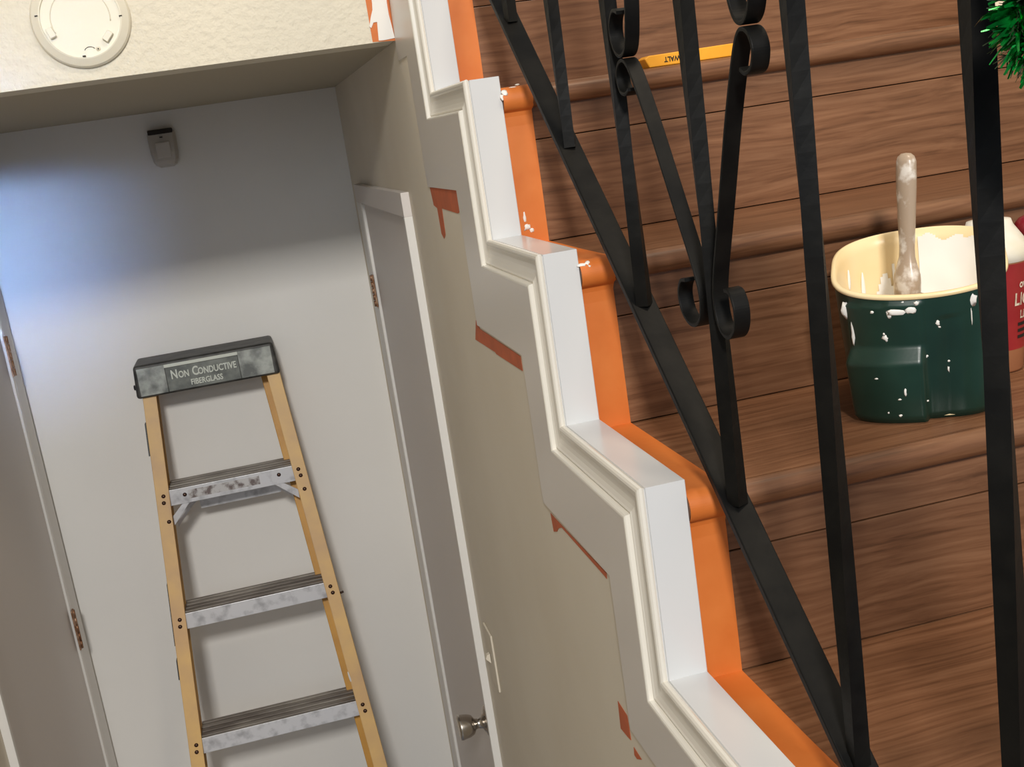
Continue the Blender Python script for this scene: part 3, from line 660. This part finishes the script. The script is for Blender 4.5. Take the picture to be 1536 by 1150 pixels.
def tub_text(body, size, h, ang, r, mt):
    a = math.radians(ang); n = Vector((math.cos(a), math.sin(a), 0)); t = Vector((-math.sin(a), math.cos(a), 0))
    o = text_part('lettering', body, size, .0004, mt, tub, Vector((tc.x, tc.y, ZA+h))+n*(r+.0012), t, (n.x*-.10, n.y*-.10, 1), .8)
    off = WL[tub.name]
    for v in o.data.vertices:      # wrap the flat lettering round the tub
        p = v.co+off; dx = p.x-tc.x; dy = p.y-tc.y; tt = dx*t.x+dy*t.y
        hh = p.z-H-ZA; rr = .0298+(hh-.026)*.0958+.0006; ph = a+tt/rr
        v.co = Vector((tc.x+rr*math.cos(ph), tc.y+rr*math.sin(ph), p.z))-off
tub_text('ovite', .0125, .098, -62, .036, M['inkw'])
tub_text('LICK', .0190, .081, -62, .034, M['inkw'])
tub_text('LLS', .0125, .064, -62, .033, M['inkw'])
for hh, w in ((.052, .020), (.045, .016), (.038, .018)):
    a0 = math.radians(-78); a1 = math.radians(-40); r0 = .0298+(hh-.026)*.0958+.0005
    m = MB(); m.strip([[(tc.x+r0*math.cos(a0+(a1-a0)*i/8), tc.y+r0*math.sin(a0+(a1-a0)*i/8), ZA+hh+q) for i in range(9)] for q in (0, .0035)]); m.build('label_bar', M['ink'], tub)

# yellow tool on the step above the pail
ZCt = TZ[7]
tool = thing('yellow_tool', (.585, 1.452, ZCt), 'yellow plastic strip with upside-down black lettering lying along the edge of a wood step', 'tool')
y0 = 1.4475
A = [ony(969, 86, y0), ony(1106, 62.5, y0)]
m = MB(); P = [(.5295, y0, ZCt+.0004), (.6445, y0, ZCt+.0004), (.6480, y0, ZCt+.0162), (.5300, y0, ZCt+.0152), (.5235, y0, ZCt+.0118)]
m.prism(P, (0, .030, 0)); tl = m.build('case', M['yellow'], tool, bev=.0012)
text_part('lettering', 'DEWALT', .0088, .0003, M['ink'], tool, (.5655, y0-.0002, ZCt+.0082), (-1, 0, 0), (0, 0, -1), .88)

# cream sheet on the step, behind the tinsel
pp = ony(1487, 6, 1.60)
sh = thing('folded_paper', (pp.x+.05, 1.6, ZCt), 'cream folded paper standing on the upper wood step behind the green tinsel', 'paper')
m = MB(); m.prism([(pp.x-.012, 1.60, ZCt+.001), (pp.x+.10, 1.60, ZCt+.001), (pp.x+.10, 1.60, pp.z+.05), (pp.x-.012, 1.60, pp.z+.03)], (0, .0012, 0)); m.build('front_leaf', M['paper'], sh)
m = MB(); m.hexa([(pp.x-.012, 1.6012, ZCt+.001), (pp.x+.10, 1.6012, ZCt+.001), (pp.x+.10, 1.640, ZCt+.001), (pp.x-.012, 1.640, ZCt+.001), (pp.x-.012, 1.6012, pp.z+.03), (pp.x+.10, 1.6012, pp.z+.05), (pp.x+.10, 1.603, pp.z+.05), (pp.x-.012, 1.603, pp.z+.03)]); m.build('back_leaf', M['paper'], sh)

# tinsel garland hanging on the railing
rnd = random.Random(11)
tg = thing('tinsel_garland', (.37, .47, .0), 'shiny green tinsel garland with olive needles hung on the iron railing', 'garland')
gp = [ony(1560, -60, .44), ony(1542, -20, .45), ony(1530, 18, .452), ony(1533, 48, .452), ony(1550, 72, .45), ony(1580, 85, .44), ony(1640, 80, .42)]
core = catmull(gp, 8)
m = MB(); m.tube(core, .0022, 6); m.build('wire', M['needle'], tg)
def leafstrip(m, p, d, L, w, n=4, curl=0.0):
    d = d.normalized(); s = d.cross(Vector((rnd.uniform(-1, 1), rnd.uniform(-1, 1), rnd.uniform(-1, 1)))).normalized(); nn = d.cross(s)
    rows = []
    for i in range(n+1):
        t = i/n; c = p+d*L*t+nn*curl*L*t*t+Vector((0, 0, -.15*L*t*t)); ww = w*(1-.75*t)
        rows.append([c-s*ww/2, c+s*ww/2])
    m.strip(rows, 0, False)
foil = MB(); need = MB()
for i in range(900):
    t = rnd.random()*(len(core)-1); k = int(t); p = core[k].lerp(core[min(k+1, len(core)-1)], t-k)
    tan = (core[min(k+1, len(core)-1)]-core[max(k-1, 0)]).normalized()
    d = Vector((rnd.gauss(0, 1), rnd.gauss(0, 1), rnd.gauss(0, 1))); d -= tan*d.dot(tan)*.6
    if i % 3: leafstrip(foil, p, d, rnd.uniform(.008, .0165), rnd.uniform(.0024, .0050), 3, rnd.uniform(-.4, .4))
    else: leafstrip(need, p, d, rnd.uniform(.010, .0165), .0014, 2)
# the long strands that cross the bar and hang free
for pts, w in (([(1520, 12), (1490, 18), (1474, 26), (1463, 38)], .0014), ([(1536, 8), (1515, 16), (1500, 22), (1486, 26)], .0026), ([(1530, 4), (1505, 12), (1495, 20)], .0035)):
    C = catmull([ony(a, b_, .452) for a, b_ in pts], 5); foil.strip([[c+Vector((0, -.001, w/2)), c+Vector((0, .001, -w/2))] for c in C])
for (px, py) in ((1512, 84), (1530, 92), (1520, 62), (1514, 58)):
    c = ony(px, py, .474)
    for q in range(16):
        leafstrip(need, c, Vector((rnd.gauss(0, 1), rnd.gauss(0, .6), rnd.gauss(-.3, 1))), rnd.uniform(.004, .007), .0010, 2)
for (px, py, s) in ((1531, 77, .006), (1495, 20, .006), (1485, 27, .004)):
    c = ony(px, py, .466)
    for q in range(4): leafstrip(foil, c, Vector((1, rnd.gauss(0, .3), rnd.gauss(-.1, .5))), s, .0022, 2)
fo = foil.build('foil_strands', M['foil'], tg); fo['kind'] = 'stuff'
ne = need.build('pine_needles', M['needle'], tg); ne['kind'] = 'stuff'
